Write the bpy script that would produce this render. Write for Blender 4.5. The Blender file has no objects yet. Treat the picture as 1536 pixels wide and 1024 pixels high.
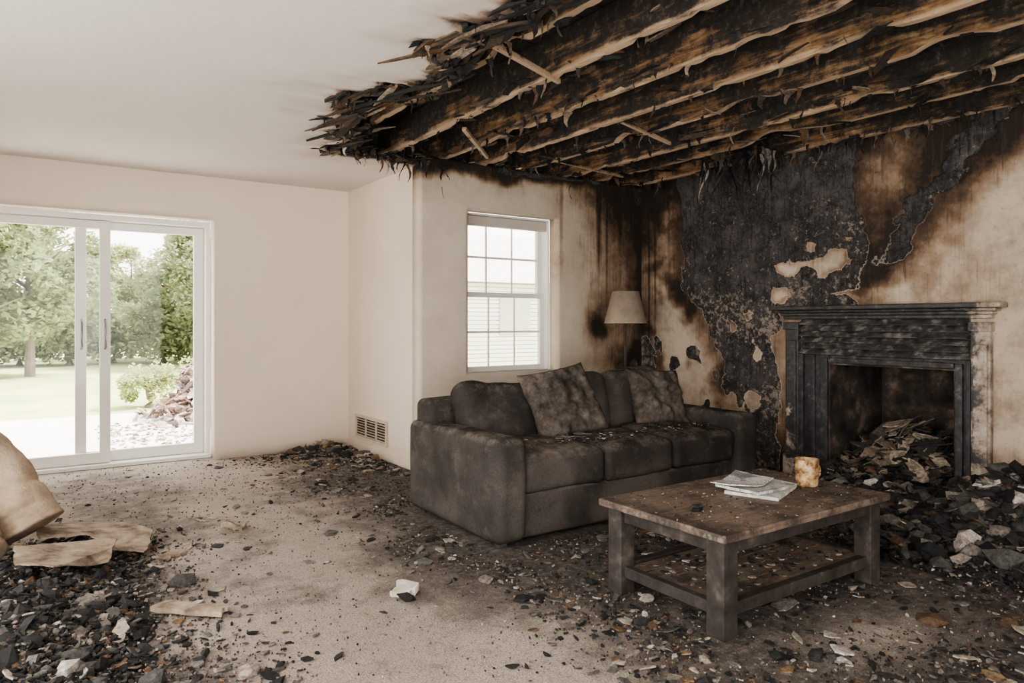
import bpy, math, random
from mathutils import Vector, Matrix, noise
random.seed(7)
R = random.random
def U(a,b): return a+(b-a)*R()
def ss(a,b,x):
    t=(x-a)/(b-a); t=0 if t<0 else 1 if t>1 else t
    return t*t*(3-2*t)
def fbm(x,y,z=0.0,s=1.0,o=4): return noise.fractal(Vector((x*s,y*s,z*s)),1.0,2.0,o)
def gs(x,y,cx,cy,sx,sy): return math.exp(-(((x-cx)/sx)**2+((y-cy)/sy)**2))
scene=bpy.context.scene
COL=scene.collection

# ------------------------------------------------------------ materials
def newmat(name,rough=.8):
    m=bpy.data.materials.new(name); m.use_nodes=True
    nt=m.node_tree; b=nt.nodes['Principled BSDF']; b.inputs['Roughness'].default_value=rough
    return m,nt,b
def nd(nt,t,**kw):
    n=nt.nodes.new(t)
    for k,v in kw.items():
        if k in n.inputs: n.inputs[k].default_value=v
        else: setattr(n,k,v)
    return n
def coords(nt,kind='Object'):
    return nt.nodes.new('ShaderNodeTexCoord').outputs[kind]
def noi(nt,scale,detail=6,rough=.6,vec=None,dist=0):
    n=nd(nt,'ShaderNodeTexNoise'); n.inputs['Scale'].default_value=scale; n.inputs['Detail'].default_value=detail
    n.inputs['Roughness'].default_value=rough; n.inputs['Distortion'].default_value=dist
    if vec is not None: nt.links.new(vec,n.inputs['Vector'])
    return n.outputs['Fac']
def ramp(nt,fac,stops,interp='LINEAR'):
    r=nt.nodes.new('ShaderNodeValToRGB'); r.color_ramp.interpolation=interp
    e=r.color_ramp.elements
    while len(e)<len(stops): e.new(.5)
    for i,(p,c) in enumerate(stops):
        e[i].position=p
        if not isinstance(c,(tuple,list)): c=(c,c,c)
        e[i].color=(c[0],c[1],c[2],1)
    nt.links.new(fac,r.inputs[0]); return r.outputs[0]
def mix(nt,f,a,b,mode='MIX'):
    n=nt.nodes.new('ShaderNodeMixRGB'); n.blend_type=mode
    for i,v in enumerate((f,a,b)):
        if isinstance(v,bpy.types.NodeSocket): nt.links.new(v,n.inputs[i])
        elif i==0: n.inputs[0].default_value=v
        else: n.inputs[i].default_value=(v[0],v[1],v[2],1)
    return n.outputs[0]
def mth(nt,op,a,b=0.0,c=None):
    n=nt.nodes.new('ShaderNodeMath'); n.operation=op
    for i,v in enumerate((a,b,c)):
        if v is None: continue
        if isinstance(v,bpy.types.NodeSocket): nt.links.new(v,n.inputs[i])
        else: n.inputs[i].default_value=v
    return n.outputs[0]
def mapped(nt,v,sc):
    mp=nt.nodes.new('ShaderNodeMapping'); mp.inputs['Scale'].default_value=sc; nt.links.new(v,mp.inputs[0]); return mp.outputs[0]
def bump(nt,b,h,strength=.4,dist=.01):
    n=nt.nodes.new('ShaderNodeBump'); n.inputs['Strength'].default_value=strength; n.inputs['Distance'].default_value=dist
    nt.links.new(h,n.inputs['Height']); nt.links.new(n.outputs[0],b.inputs['Normal'])
def simple(name,stops,scale=8,rough=.8,bmp=.3,bscale=40,detail=8,metal=0,dist=0):
    m,nt,b=newmat(name,rough); v=coords(nt)
    c=ramp(nt,noi(nt,scale,detail,.65,v,dist),stops); nt.links.new(c,b.inputs['Base Color'])
    b.inputs['Metallic'].default_value=metal
    if bmp: bump(nt,b,noi(nt,bscale,8,.7,v),bmp)
    return m

def burnt_wall_mat(name,cream,cream2,dirt=0.0):
    m,nt,b=newmat(name,.88); v=coords(nt)
    a=nd(nt,'ShaderNodeAttribute'); a.attribute_name='mask'
    s=nt.nodes.new('ShaderNodeSeparateColor'); nt.links.new(a.outputs['Color'],s.inputs[0])
    Rr,G,B=s.outputs
    n1=noi(nt,9,10,.65,v); n2=noi(nt,45,8,.7,v); n3=noi(nt,2.2,6,.6,v); n4=noi(nt,28,8,.75,v)
    streak=noi(nt,1.6,5,.6,mapped(nt,v,(10,10,1.2)))
    fstreak=noi(nt,2.2,6,.65,mapped(nt,v,(26,26,1.6)))
    base=mix(nt,ramp(nt,n3,[(.35,0),(.7,1)]),cream,cream2)
    if dirt:
        base=mix(nt,mth(nt,'MULTIPLY',ramp(nt,noi(nt,5,9,.7,v),[(.46,0),(.66,1)]),dirt),base,(.36,.28,.215))
        base=mix(nt,mth(nt,'MULTIPLY',ramp(nt,n4,[(.58,0),(.68,1)]),dirt*.7),base,(.30,.235,.18))
    g=mth(nt,'MULTIPLY',G,mth(nt,'ADD',mth(nt,'ADD',mth(nt,'MULTIPLY',n1,1.0),mth(nt,'MULTIPLY',n4,.45)),mth(nt,'ADD',mth(nt,'MULTIPLY',streak,.35),.05)))
    tint=ramp(nt,g,[(0,(1,1,1)),(.20,(.80,.77,.73)),(.38,(.50,.41,.34)),(.62,(.18,.13,.095)),(.88,(.035,.027,.022))])
    c=mix(nt,1.0,base,tint,'MULTIPLY')
    # thin sooty runs down the wall where there is already some soot
    run=mth(nt,'MULTIPLY',ramp(nt,fstreak,[(.55,0),(.64,1)]),ramp(nt,G,[(.18,0),(.55,.7)]))
    c=mix(nt,run,c,(.05,.037,.028))
    rf=mth(nt,'ADD',Rr,mth(nt,'ADD',mth(nt,'MULTIPLY',mth(nt,'SUBTRACT',n1,.5),.75),mth(nt,'MULTIPLY',mth(nt,'SUBTRACT',n4,.5),.35)))
    cf=ramp(nt,rf,[(.45,0),(.51,1)])
    vo=nt.nodes.new('ShaderNodeTexVoronoi'); vo.feature='DISTANCE_TO_EDGE'; vo.inputs['Scale'].default_value=9
    vm=nt.nodes.new('ShaderNodeMixRGB'); vm.inputs[0].default_value=.25; nt.links.new(v,vm.inputs[1])
    nn=nd(nt,'ShaderNodeTexNoise'); nn.inputs['Scale'].default_value=6; nn.inputs['Detail'].default_value=5; nt.links.new(v,nn.inputs['Vector']); nt.links.new(nn.outputs['Color'],vm.inputs[2])
    nt.links.new(vm.outputs[0],vo.inputs['Vector'])
    crack=ramp(nt,vo.outputs['Distance'],[(0,0),(.025,1)])
    chc=ramp(nt,n2,[(.3,(.020,.019,.019)),(.55,(.052,.048,.048)),(.72,(.13,.12,.115))])
    chc=mix(nt,ramp(nt,noi(nt,3.5,9,.7,v),[(.44,0),(.60,.75)]),chc,(.115,.106,.103))
    chc=mix(nt,ramp(nt,n1,[(.50,0),(.64,.75)]),chc,(.022,.019,.018))
    chc=mix(nt,ramp(nt,fstreak,[(.54,0),(.66,.8)]),chc,(.012,.011,.011))
    chc=mix(nt,ramp(nt,fstreak,[(.28,.6),(.40,0)]),chc,(.16,.14,.125))
    chc=mix(nt,ramp(nt,crack,[(0,.35),(.6,1)]),(.008,.007,.007),chc)
    fl=mth(nt,'ADD',noi(nt,20,9,.78,v),mth(nt,'ADD',mth(nt,'MULTIPLY',mth(nt,'SUBTRACT',n3,.5),.45),mth(nt,'MULTIPLY',B,.08)))
    spk=ramp(nt,fl,[(.60,0),(.655,1)])
    chc=mix(nt,mth(nt,'MULTIPLY',spk,.85),chc,mix(nt,n2,(.18,.14,.11),(.48,.40,.33)))
    c=mix(nt,cf,c,chc)
    halo=ramp(nt,rf,[(.37,0),(.43,.7),(.45,0)])
    c=mix(nt,mth(nt,'MULTIPLY',halo,B),c,(.62,.55,.48))
    nt.links.new(c,b.inputs['Base Color'])
    h=mth(nt,'ADD',mth(nt,'MULTIPLY',cf,mth(nt,'ADD',mth(nt,'MULTIPLY',crack,.7),n2)),mth(nt,'MULTIPLY',n2,.12))
    bump(nt,b,h,.8,.015)
    return m
WALL=burnt_wall_mat('plaster_burnt',(.70,.61,.51),(.60,.51,.42),.7)
WALLW=burnt_wall_mat('plaster_smoky',(.72,.635,.535),(.67,.585,.49),.15)
WALLC=burnt_wall_mat('plaster_cream',(.77,.68,.575),(.74,.65,.545))
CEIL=burnt_wall_mat('ceiling_paint',(.72,.665,.625),(.68,.63,.59))

def floor_mat():
    m,nt,b=newmat('carpet_sooty',.95); v=coords(nt)
    a=nd(nt,'ShaderNodeAttribute'); a.attribute_name='mask'
    s=nt.nodes.new('ShaderNodeSeparateColor'); nt.links.new(a.outputs['Color'],s.inputs[0])
    n1=noi(nt,7,10,.7,v); n2=noi(nt,130,4,.7,v); n3=noi(nt,1.6,7,.65,v)
    base=mix(nt,ramp(nt,n3,[(.35,0),(.65,1)]),(.60,.525,.455),(.43,.37,.315))
    base=mix(nt,ramp(nt,n2,[(.38,.8),(.58,0)]),base,(.22,.18,.15))
    base=mix(nt,ramp(nt,noi(nt,38,6,.75,v),[(.53,0),(.63,.65)]),base,(.20,.165,.14))
    f=mth(nt,'ADD',s.outputs[0],mth(nt,'MULTIPLY',mth(nt,'SUBTRACT',n1,.5),1.5))
    dk=ramp(nt,f,[(.10,0),(.45,.6),(.85,.95)])
    dark=ramp(nt,noi(nt,26,9,.8,v),[(.38,(.024,.021,.019)),(.52,(.075,.062,.054)),(.66,(.26,.215,.18))])
    c=mix(nt,dk,base,dark)
    nt.links.new(c,b.inputs['Base Color'])
    bump(nt,b,mth(nt,'ADD',n2,noi(nt,30,6,.7,v)),.8,.012)
    return m
FLOOR=floor_mat()

def chip_mat():
    m,nt,b=newmat('debris_mixed',.85); v=coords(nt)
    a=nd(nt,'ShaderNodeAttribute'); a.attribute_name='col'
    n=noi(nt,45,8,.78,v)
    c=mix(nt,1.0,a.outputs['Color'],ramp(nt,n,[(.35,.25),(.65,1.3)]),'MULTIPLY')
    nt.links.new(c,b.inputs['Base Color']); bump(nt,b,noi(nt,70,8,.7,v),.6,.008)
    return m
CHIP=chip_mat()
WHITE=simple('white_upvc',[(.3,(.80,.78,.75)),(.7,(.85,.83,.80))],3,.35,0)
CREAMP=simple('painted_trim',[(.3,(.62,.53,.44)),(.7,(.70,.61,.51))],5,.6,.1)
PLATE=simple('switch_plastic',[(.3,(.84,.81,.77)),(.7,(.88,.85,.81))],5,.3,0)
GREYP=simple('vent_white',[(.3,(.58,.54,.49)),(.7,(.66,.62,.57))],5,.5,0)
def sofa_mat():
    m,nt,b=newmat('sooty_upholstery',1.0); v=coords(nt)
    b.inputs['Specular IOR Level'].default_value=.04
    n1=noi(nt,1.7,6,.55,v,.1); n2=noi(nt,7,10,.78,v); n3=noi(nt,300,3,.6,v)
    c=ramp(nt,n1,[(.36,(.046,.041,.038)),(.5,(.082,.073,.067)),(.64,(.150,.131,.117))])
    c=mix(nt,ramp(nt,n2,[(.55,0),(.72,.55)]),c,(.205,.178,.155))
    c=mix(nt,ramp(nt,n2,[(.30,.65),(.44,0)]),c,(.026,.023,.022))
    c=mix(nt,ramp(nt,n3,[(.38,.5),(.6,0)]),c,(.015,.014,.014))
    g=nt.nodes.new('ShaderNodeNewGeometry'); sp=nt.nodes.new('ShaderNodeSeparateXYZ'); nt.links.new(g.outputs['Normal'],sp.inputs[0])
    dust=mth(nt,'MULTIPLY',ramp(nt,sp.outputs[2],[(.3,0),(.95,.6)]),ramp(nt,noi(nt,8,10,.8,v),[(.45,0),(.62,1)]))
    c=mix(nt,dust,c,(.30,.26,.22))
    nt.links.new(c,b.inputs['Base Color'])
    bump(nt,b,mth(nt,'ADD',mth(nt,'MULTIPLY',n3,1.0),mth(nt,'MULTIPLY',noi(nt,6,4,.5,v),.6)),.35,.005)
    return m
SOFA=sofa_mat()
def pillow_mat():
    m,nt,b=newmat('stained_pillow',1.0); v=coords(nt)
    b.inputs['Specular IOR Level'].default_value=.04
    c=ramp(nt,noi(nt,6,10,.8,v,.03),[(.36,(.035,.030,.027)),(.5,(.098,.083,.072)),(.64,(.19,.163,.138))])
    nt.links.new(c,b.inputs['Base Color']); bump(nt,b,noi(nt,250,3,.7,v),.3,.004); return m
PILLOW=pillow_mat()
def tabletop_mat():
    m,nt,b=newmat('scorched_wood',.6); v=coords(nt)
    g=noi(nt,3,8,.6,mapped(nt,v,(1.5,18,18)))
    c=ramp(nt,g,[(.3,(.125,.086,.063)),(.7,(.27,.205,.16))])
    c=mix(nt,ramp(nt,noi(nt,3.8,10,.78,v,.1),[(.47,0),(.60,.9)]),c,(.036,.028,.024))
    c=mix(nt,ramp(nt,noi(nt,9,9,.8,v,.1),[(.54,0),(.64,.6)]),c,(.37,.32,.275))
    nt.links.new(c,b.inputs['Base Color']); bump(nt,b,mth(nt,'ADD',g,noi(nt,60,6,.7,v)),.4,.005); return m
TTOP=tabletop_mat()
TLEG=simple('smoked_wood',[(.38,(.020,.016,.014)),(.56,(.048,.039,.034)),(.72,(.13,.105,.087))],11,.75,.4)
CHAR=simple('charcoal',[(.35,(.012,.012,.012)),(.58,(.045,.042,.04)),(.74,(.18,.16,.145))],24,.85,.9,50)
SLIP=simple('charred_slip',[(.38,(.020,.020,.021)),(.58,(.055,.054,.055)),(.72,(.19,.18,.17))],16,.5,.5,50)
LOUV=simple('highlit_louvre',[(.36,(.035,.034,.034)),(.52,(.10,.095,.093)),(.66,(.33,.31,.29))],14,.45,.4,60)  # slats lightened so the highlights they catch sit in the colour
DECK=simple('charred_deck',[(.35,(.007,.006,.005)),(.6,(.025,.019,.016)),(.74,(.09,.06,.042))],6,.85,.9,40)
def joist_mat():
    m,nt,b=newmat('burnt_joist',.85); v=coords(nt)
    g=noi(nt,3,8,.65,mapped(nt,v,(12,1.0,9))); n1=noi(nt,2.1,10,.75,v,.1)
    g2=noi(nt,2.0,8,.7,mapped(nt,v,(6,1.0,14)))
    wood=ramp(nt,g,[(.3,(.085,.042,.020)),(.5,(.25,.14,.065)),(.68,(.46,.31,.18))])
    geo=nt.nodes.new('ShaderNodeNewGeometry'); sp=nt.nodes.new('ShaderNodeSeparateXYZ'); nt.links.new(geo.outputs['Normal'],sp.inputs[0])
    dn=mth(nt,'MULTIPLY',sp.outputs[2],-1.0)
    dnf=ramp(nt,dn,[(.4,0),(.8,1)])
    sx=nt.nodes.new('ShaderNodeSeparateXYZ'); nt.links.new(geo.outputs['Position'],sx.inputs[0])
    edge=ramp(nt,mth(nt,'SUBTRACT',sx.outputs[2],2.50),[(.01,1),(.045,0)])
    pale=mth(nt,'MAXIMUM',dnf,edge)
    wood=mix(nt,mth(nt,'MULTIPLY',pale,.75),wood,(.55,.42,.30))
    th=mth(nt,'ADD',mth(nt,'ADD',mth(nt,'MULTIPLY',n1,.6),mth(nt,'MULTIPLY',g2,.4)),mth(nt,'MULTIPLY',pale,-.105))
    th=mth(nt,'ADD',th,mth(nt,'MULTIPLY',mth(nt,'SUBTRACT',sx.outputs[0],3.4),.010))
    # more of the dark colour towards the top of every joist
    th=mth(nt,'ADD',th,ramp(nt,mth(nt,'SUBTRACT',sx.outputs[2],2.5),[(.10,0),(.22,.08)]))
    c=mix(nt,ramp(nt,th,[(.43,0),(.51,1)]),wood,ramp(nt,noi(nt,20,8,.78,v),[(.38,(.009,.008,.007)),(.56,(.034,.026,.021)),(.68,(.15,.11,.08))]))
    nt.links.new(c,b.inputs['Base Color']); bump(nt,b,mth(nt,'ADD',g,noi(nt,40,6,.75,v)),.8,.012); return m
JOIST=joist_mat()
def mantel_mat():
    m,nt,b=newmat('charred_mantel',.42); v=coords(nt)
    geo=nt.nodes.new('ShaderNodeNewGeometry'); sx=nt.nodes.new('ShaderNodeSeparateXYZ'); nt.links.new(geo.outputs['Position'],sx.inputs[0])
    n=noi(nt,7,10,.75,v,.2)
    f=mth(nt,'ADD',mth(nt,'MULTIPLY',mth(nt,'SUBTRACT',2.14,sx.outputs[1]),7.0),mth(nt,'MULTIPLY',mth(nt,'SUBTRACT',n,.5),3.4))
    low=mth(nt,'MULTIPLY',mth(nt,'SUBTRACT',.55,sx.outputs[2]),1.2)
    fl=mth(nt,'ADD',mth(nt,'ADD',mth(nt,'MULTIPLY',mth(nt,'SUBTRACT',sx.outputs[1],3.37),6.0),low),mth(nt,'MULTIPLY',mth(nt,'SUBTRACT',n,.55),4.5))
    dark=ramp(nt,noi(nt,22,8,.75,v),[(.35,(.024,.024,.025)),(.58,(.070,.066,.066)),(.74,(.26,.24,.23))])
    f2=ramp(nt,mth(nt,'MAXIMUM',f,fl),[(.3,0),(.7,1)])
    light=ramp(nt,n,[(.38,(.14,.10,.075)),(.52,(.38,.31,.25)),(.66,(.60,.53,.46))])
    c=mix(nt,f2,dark,light)
    nt.links.new(c,b.inputs['Base Color']); bump(nt,b,noi(nt,45,8,.75,v),.5,.006); return m
MANTEL=mantel_mat()
SHADE=simple('lampshade_linen',[(.35,(.27,.215,.165)),(.65,(.40,.325,.26))],5,.9,.2,120)
METAL=simple('dull_metal',[(.3,(.25,.24,.23)),(.7,(.4,.38,.36))],10,.4,0,metal=.8)
BLACKM=simple('firebox_brick',[(.38,(.014,.012,.011)),(.55,(.065,.05,.04)),(.68,(.24,.18,.135))],4.5,.9,.6)
PAPER=simple('paper',[(.4,(.66,.65,.63)),(.52,(.42,.40,.38)),(.6,(.72,.71,.69))],17,.6,0)
PLASTER=simple('plaster_lump',[(.4,(.66,.61,.55)),(.6,(.48,.43,.37))],17,.8,.3)
MUG=simple('mug_stained',[(.42,(.15,.070,.028)),(.52,(.42,.27,.13)),(.62,(.60,.45,.29))],26,.5,.3)
ROLL=simple('carpet_backing',[(.3,(.26,.185,.125)),(.5,(.43,.33,.24)),(.7,(.55,.45,.35))],6,.95,.9,60)
SHEET=simple('scorched_sheet',[(.34,(.08,.055,.04)),(.5,(.30,.23,.17)),(.68,(.46,.38,.30))],9,.9,.6)
GRASS=simple('lawn',[(.3,(.30,.36,.15)),(.55,(.44,.49,.23)),(.75,(.54,.56,.31))],.6,.95,.6,20)
PATIO=simple('patio_concrete',[(.3,(.60,.58,.56)),(.7,(.70,.68,.66))],2,.9,.3)
def leafmat(name,a,b_):
    m,nt,b=newmat(name,.8); v=coords(nt)
    b.inputs['Specular IOR Level'].default_value=.2
    c=ramp(nt,noi(nt,1.2,6,.7,v),[(.35,a),(.65,b_)])
    nt.links.new(c,b.inputs['Base Color'])
    tr=nt.nodes.new('ShaderNodeBsdfTranslucent'); nt.links.new(c,tr.inputs[0])
    mx=nt.nodes.new('ShaderNodeMixShader'); mx.inputs[0].default_value=.4
    out=[n for n in nt.nodes if n.type=='OUTPUT_MATERIAL'][0]
    nt.links.new(b.outputs[0],mx.inputs[1]); nt.links.new(tr.outputs[0],mx.inputs[2]); nt.links.new(mx.outputs[0],out.inputs[0])
    return m
LEAF=leafmat('leaves',(.22,.26,.145),(.41,.455,.27))  # leaf colours paled to paint in the distance haze
LEAF2=leafmat('leaves_yellow',(.36,.40,.21),(.56,.57,.34))
BARK=simple('bark',[(.3,(.14,.12,.10)),(.7,(.28,.24,.2))],6,.9,.6)
SIDING=simple('siding',[(.3,(.66,.65,.64)),(.7,(.73,.72,.71))],3,.8,0)
ROOFM=simple('roof_shingle',[(.3,(.44,.43,.43)),(.7,(.54,.53,.53))],8,.9,.4)
DARKSLOT=simple('vent_dark',[(.3,(.03,.025,.02)),(.7,(.06,.05,.04))],8,.9,0)
TANM=simple('vent_tan',[(.3,(.50,.42,.33)),(.7,(.62,.54,.45))],8,.5,0)
def glassmat():
    m=bpy.data.materials.new('window_glass'); m.use_nodes=True; nt=m.node_tree; nt.nodes.clear()
    o=nt.nodes.new('ShaderNodeOutputMaterial'); t=nt.nodes.new('ShaderNodeBsdfTransparent'); g=nt.nodes.new('ShaderNodeBsdfGlossy')
    g.inputs['Roughness'].default_value=.03
    mx=nt.nodes.new('ShaderNodeMixShader'); mx.inputs[0].default_value=.015
    nt.links.new(t.outputs[0],mx.inputs[1]); nt.links.new(g.outputs[0],mx.inputs[2]); nt.links.new(mx.outputs[0],o.inputs[0]); return m
GLASS=glassmat()

# ------------------------------------------------------------ mesh helpers
def P(name,loc=(0,0,0)):
    e=bpy.data.objects.new(name,None); e.empty_display_size=.1; e.location=loc; COL.objects.link(e); return e
def add(name,verts,faces,mat,parent=None,smooth=False,cols=None,attr='col'):
    me=bpy.data.meshes.new(name); me.from_pydata([tuple(v) for v in verts],[],faces); me.update()
    if cols is not None:
        a=me.color_attributes.new(attr,'FLOAT_COLOR','POINT')
        flat=[]
        for c in cols: flat.extend((c[0],c[1],c[2],1.0))
        a.data.foreach_set('color',flat)
    if smooth: me.polygons.foreach_set('use_smooth',[True]*len(me.polygons))
    o=bpy.data.objects.new(name,me); me.materials.append(mat); COL.objects.link(o)
    if parent:
        o.parent=parent; o.matrix_parent_inverse=Matrix.Translation(-parent.location)
    return o
def bx(name,x0,x1,y0,y1,z0,z1,mat,parent=None,bev=.004):
    v=[(x,y,z) for x in (x0,x1) for y in (y0,y1) for z in (z0,z1)]
    f=[(0,1,3,2),(4,6,7,5),(0,4,5,1),(2,3,7,6),(0,2,6,4),(1,5,7,3)]
    o=add(name,v,f,mat,parent)
    if bev:
        b=o.modifiers.new('b','BEVEL'); b.width=bev; b.segments=2
    return o
def boxes(name,lst,mat,parent=None,bev=0.003):
    V=[];F=[]
    for i,(x0,x1,y0,y1,z0,z1) in enumerate(lst):
        e=.0007*(i%6)   # keeps neighbouring members from being exactly coplanar
        e=min(e,.2*min(abs(x1-x0),abs(y1-y0),abs(z1-z0)))
        n=len(V); V+=[(x,y,z) for x in (x0+e,x1-e) for y in (y0+e,y1-e) for z in (z0+e,z1-e)]
        F+=[tuple(n+i for i in q) for q in [(0,1,3,2),(4,6,7,5),(0,4,5,1),(2,3,7,6),(0,2,6,4),(1,5,7,3)]]
    o=add(name,V,F,mat,parent)
    if bev:
        b=o.modifiers.new('b','BEVEL'); b.width=bev; b.segments=2
    return o
def rbox(name,cx,cy,cz,w,d,h,r,mat,parent,amp=.006,puff=0,nz=3.0,seed=0,n=14,rot=None,crown=0,wr=0):
    """rounded soft box"""
    dims=(w/2,d/2,h/2); lines=[]
    for L in dims:
        rr=min(r,L*.98); band=[-L+rr*(1-math.cos(math.pi/2*i/5)) for i in range(5)]
        mid=[-(L-rr)+2*(L-rr)*i/n for i in range(n+1)]
        lines.append(band+mid+[-x for x in reversed(band)])
    idx={};V=[];F=[]
    def vid(p):
        k=tuple(round(c,5) for c in p)
        if k not in idx:
            q=[max(-(dims[i]-min(r,dims[i]*.98)),min(dims[i]-min(r,dims[i]*.98),p[i])) for i in range(3)]
            dv=Vector([p[i]-q[i] for i in range(3)]); l=dv.length
            nn=dv/l if l>1e-9 else Vector((0,0,0))
            v=Vector(q)+nn*min(r,min(dims)*.98)
            a=[p[i]/dims[i] for i in range(3)]
            if crown: v.z+=crown*(1-a[0]**4)*(1-a[1]**4)*(1 if a[2]>0 else 0)
            v+=nn*puff*(1-min(1,abs(a[0]))**4*.5)*(1-abs(a[2])**4*.5)
            v+=nn*amp*fbm(v.x+seed*3.1,v.y+seed,v.z,nz,2)*1.5
            if wr: v+=nn*wr*noise.ridged_multi_fractal(Vector((v.x*3+seed,v.y*3,v.z*3)),1,2,3,1,2)*.3
            idx[k]=len(V); V.append(v)
        return idx[k]
    for ax in range(3):
        b,c=[i for i in range(3) if i!=ax]
        for s in (-1,1):
            for i in range(len(lines[b])-1):
                for j in range(len(lines[c])-1):
                    q=[]
                    for (ii,jj) in ((i,j),(i+1,j),(i+1,j+1),(i,j+1)):
                        p=[0,0,0]; p[ax]=s*dims[ax]; p[b]=lines[b][ii]; p[c]=lines[c][jj]; q.append(vid(p))
                    flip=(s>0)==(ax==1)
                    if len(set(q))<3: continue
                    F.append(tuple(reversed(q)) if flip else tuple(q))
    M=Matrix.Translation((cx,cy,cz))@(rot if rot else Matrix.Identity(4))
    V=[M@v for v in V]
    return add(name,V,F,mat,parent,True)
def pillow(name,w,h,t,M,mat,parent,seed=0,n=34):
    V=[];F=[]
    for s in (1,-1):
        for i in range(n+1):
            for j in range(n+1):
                a=-1+2*i/n;b=-1+2*j/n
                f=(max(0,1-a**4)*max(0,1-b**4))**.5
                x=a*w/2*(1-.07*(1-b*b)); y=b*h/2*(1-.07*(1-a*a))
                edge=min(1,5*f)
                z=s*(t/2*f)*(1+.35*fbm(a+seed,b,s,1.3,3))+.02*edge*fbm(a*1.2+seed,b*1.2,s*2,3,3)*s
                ang=math.atan2(b,a); z+=s*.006*math.sin(ang*22+seed)*edge*(a*a+b*b)/2
                V.append(M@Vector((x,y,z)))
    N=(n+1)**2
    for s in range(2):
        for i in range(n):
            for j in range(n):
                q=[s*N+i*(n+1)+j,s*N+(i+1)*(n+1)+j,s*N+(i+1)*(n+1)+j+1,s*N+i*(n+1)+j+1]
                F.append(tuple(q) if s==0 else tuple(reversed(q)))
    o=add(name,V,F,mat,parent,True)
    w_=o.modifiers.new('w','WELD'); w_.merge_threshold=.002
    return o
def sweep(path,radii,seg=12,cap=True):
    V=[];F=[]; path=[Vector(p) for p in path]
    up=Vector((0,0,1))
    for i,p in enumerate(path):
        d=(path[min(i+1,len(path)-1)]-path[max(i-1,0)]).normalized()
        a=d.cross(up); 
        if a.length<.05: a=d.cross(Vector((1,0,0)))
        a.normalize(); b=a.cross(d).normalized()
        for k in range(seg):
            t=2*math.pi*k/seg; V.append(p+(a*math.cos(t)+b*math.sin(t))*radii[i])
    for i in range(len(path)-1):
        for k in range(seg):
            k2=(k+1)%seg; F.append((i*seg+k,i*seg+k2,(i+1)*seg+k2,(i+1)*seg+k))
    if cap:
        F.append(tuple(range(seg))[::-1]); n=(len(path)-1)*seg; F.append(tuple(n+k for k in range(seg)))
    return V,F
def lathe(prof,cx,cy,cz,seg=32):
    V=[];F=[]
    for (r,z) in prof:
        for k in range(seg):
            t=2*math.pi*k/seg; V.append((cx+r*math.cos(t),cy+r*math.sin(t),cz+z))
    for i in range(len(prof)-1):
        for k in range(seg):
            k2=(k+1)%seg; F.append((i*seg+k,i*seg+k2,(i+1)*seg+k2,(i+1)*seg+k))
    return V,F
def lin(a,b,step):
    n=max(1,int(round((b-a)/step))); return [a+(b-a)*i/n for i in range(n+1)]
def gridsurf(name,us,vs,pos,keep,maskf,mat,solid=0,disp=None):
    V=[];F=[];C=[]; nv=len(vs)
    for u in us:
        for v in vs:
            p=Vector(pos(u,v)); 
            if disp: p+=Vector(disp(u,v))
            V.append(p); C.append(maskf(u,v))
    for i in range(len(us)-1):
        for j in range(nv-1):
            if keep((us[i]+us[i+1])/2,(vs[j]+vs[j+1])/2):
                F.append((i*nv+j,(i+1)*nv+j,(i+1)*nv+j+1,i*nv+j+1))
    o=add(name,V,F,mat,None,True,C,'mask')
    if solid:
        s=o.modifiers.new('s','SOLIDIFY'); s.thickness=abs(solid); s.offset=-1 if solid>0 else 1
    return o
def polysd(px,py,poly):
    d=1e9;ins=False;n=len(poly)
    for i in range(n):
        ax,ay=poly[i];bx_,by=poly[(i+1)%n]
        ex,ey=bx_-ax,by-ay; wx,wy=px-ax,py-ay
        t=max(0,min(1,(wx*ex+wy*ey)/(ex*ex+ey*ey)))
        dx,dy=wx-ex*t,wy-ey*t; d=min(d,dx*dx+dy*dy)
        if (ay>py)!=(by>py) and px<(bx_-ax)*(py-ay)/(by-ay)+ax: ins=not ins
    d=math.sqrt(d); return d if ins else -d

# ------------------------------------------------------------ dimensions
XL=-1.2; XR=2.62; XF=5.2; YB=6.75; YW=5.22; HC=2.46; YN=-2.4; JB=2.52; JT=2.74
# ---- floor
def floor_soot(x,y):
    e=x+.42*fbm(x,y,3.3,.9,4)
    d=ss(1.25,2.1,e)*.84
    d*=1-.8*gs(x,y,2.7,1.45,.4,.2)
    d*=1-.55*ss(5.2,6.7,y)
    lp=ss(.75,.25,x+.25*fbm(x,y,8,1.6,3))*ss(4.9,4.3,y)*ss(1.9,2.5,y)
    d=max(d,lp*.9)
    d=max(d,.40*ss(.05,.55,fbm(x,y,5,.8,4)))
    return d
gridsurf('floor',lin(XL,XR,.03)+lin(XR,5.35,.03)[1:],lin(YN,6.95,.035),lambda u,v:(u,v,0),lambda u,v:True,
         lambda u,v:(floor_soot(u,v),0,0),FLOOR,.1)
DX0,DX1,DZ=-.5,1.40,2.09
def m_back(u,v):
    s=.14*ss(.25,.0,v)+.06*max(0,fbm(u,v,1,1.2,4))
    return (0,s,0)
gridsurf('wall_back',[XL]+lin(DX0,DX1,.1)+lin(DX1,XR,.04)[1:]+[XR+.14],lin(0,DZ,.1)+lin(DZ,JT,.05)[1:],lambda u,v:(u,YB,v),
         lambda u,v: not(DX0<u<DX1 and v<DZ),m_back,WALLC,-.16)
def m_ret(u,v):
    s=.12*gs(u,v,5.2,2.5,.3,.2)+.16*ss(.3,0,v)+.06*max(0,fbm(u,v,4,1.5,4))
    return (0,s,0)
gridsurf('wall_return',lin(YW,YB,.04),lin(0,JB,.04),lambda u,v:(XR,u,v),lambda u,v:True,m_ret,WALLC,0)
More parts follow.
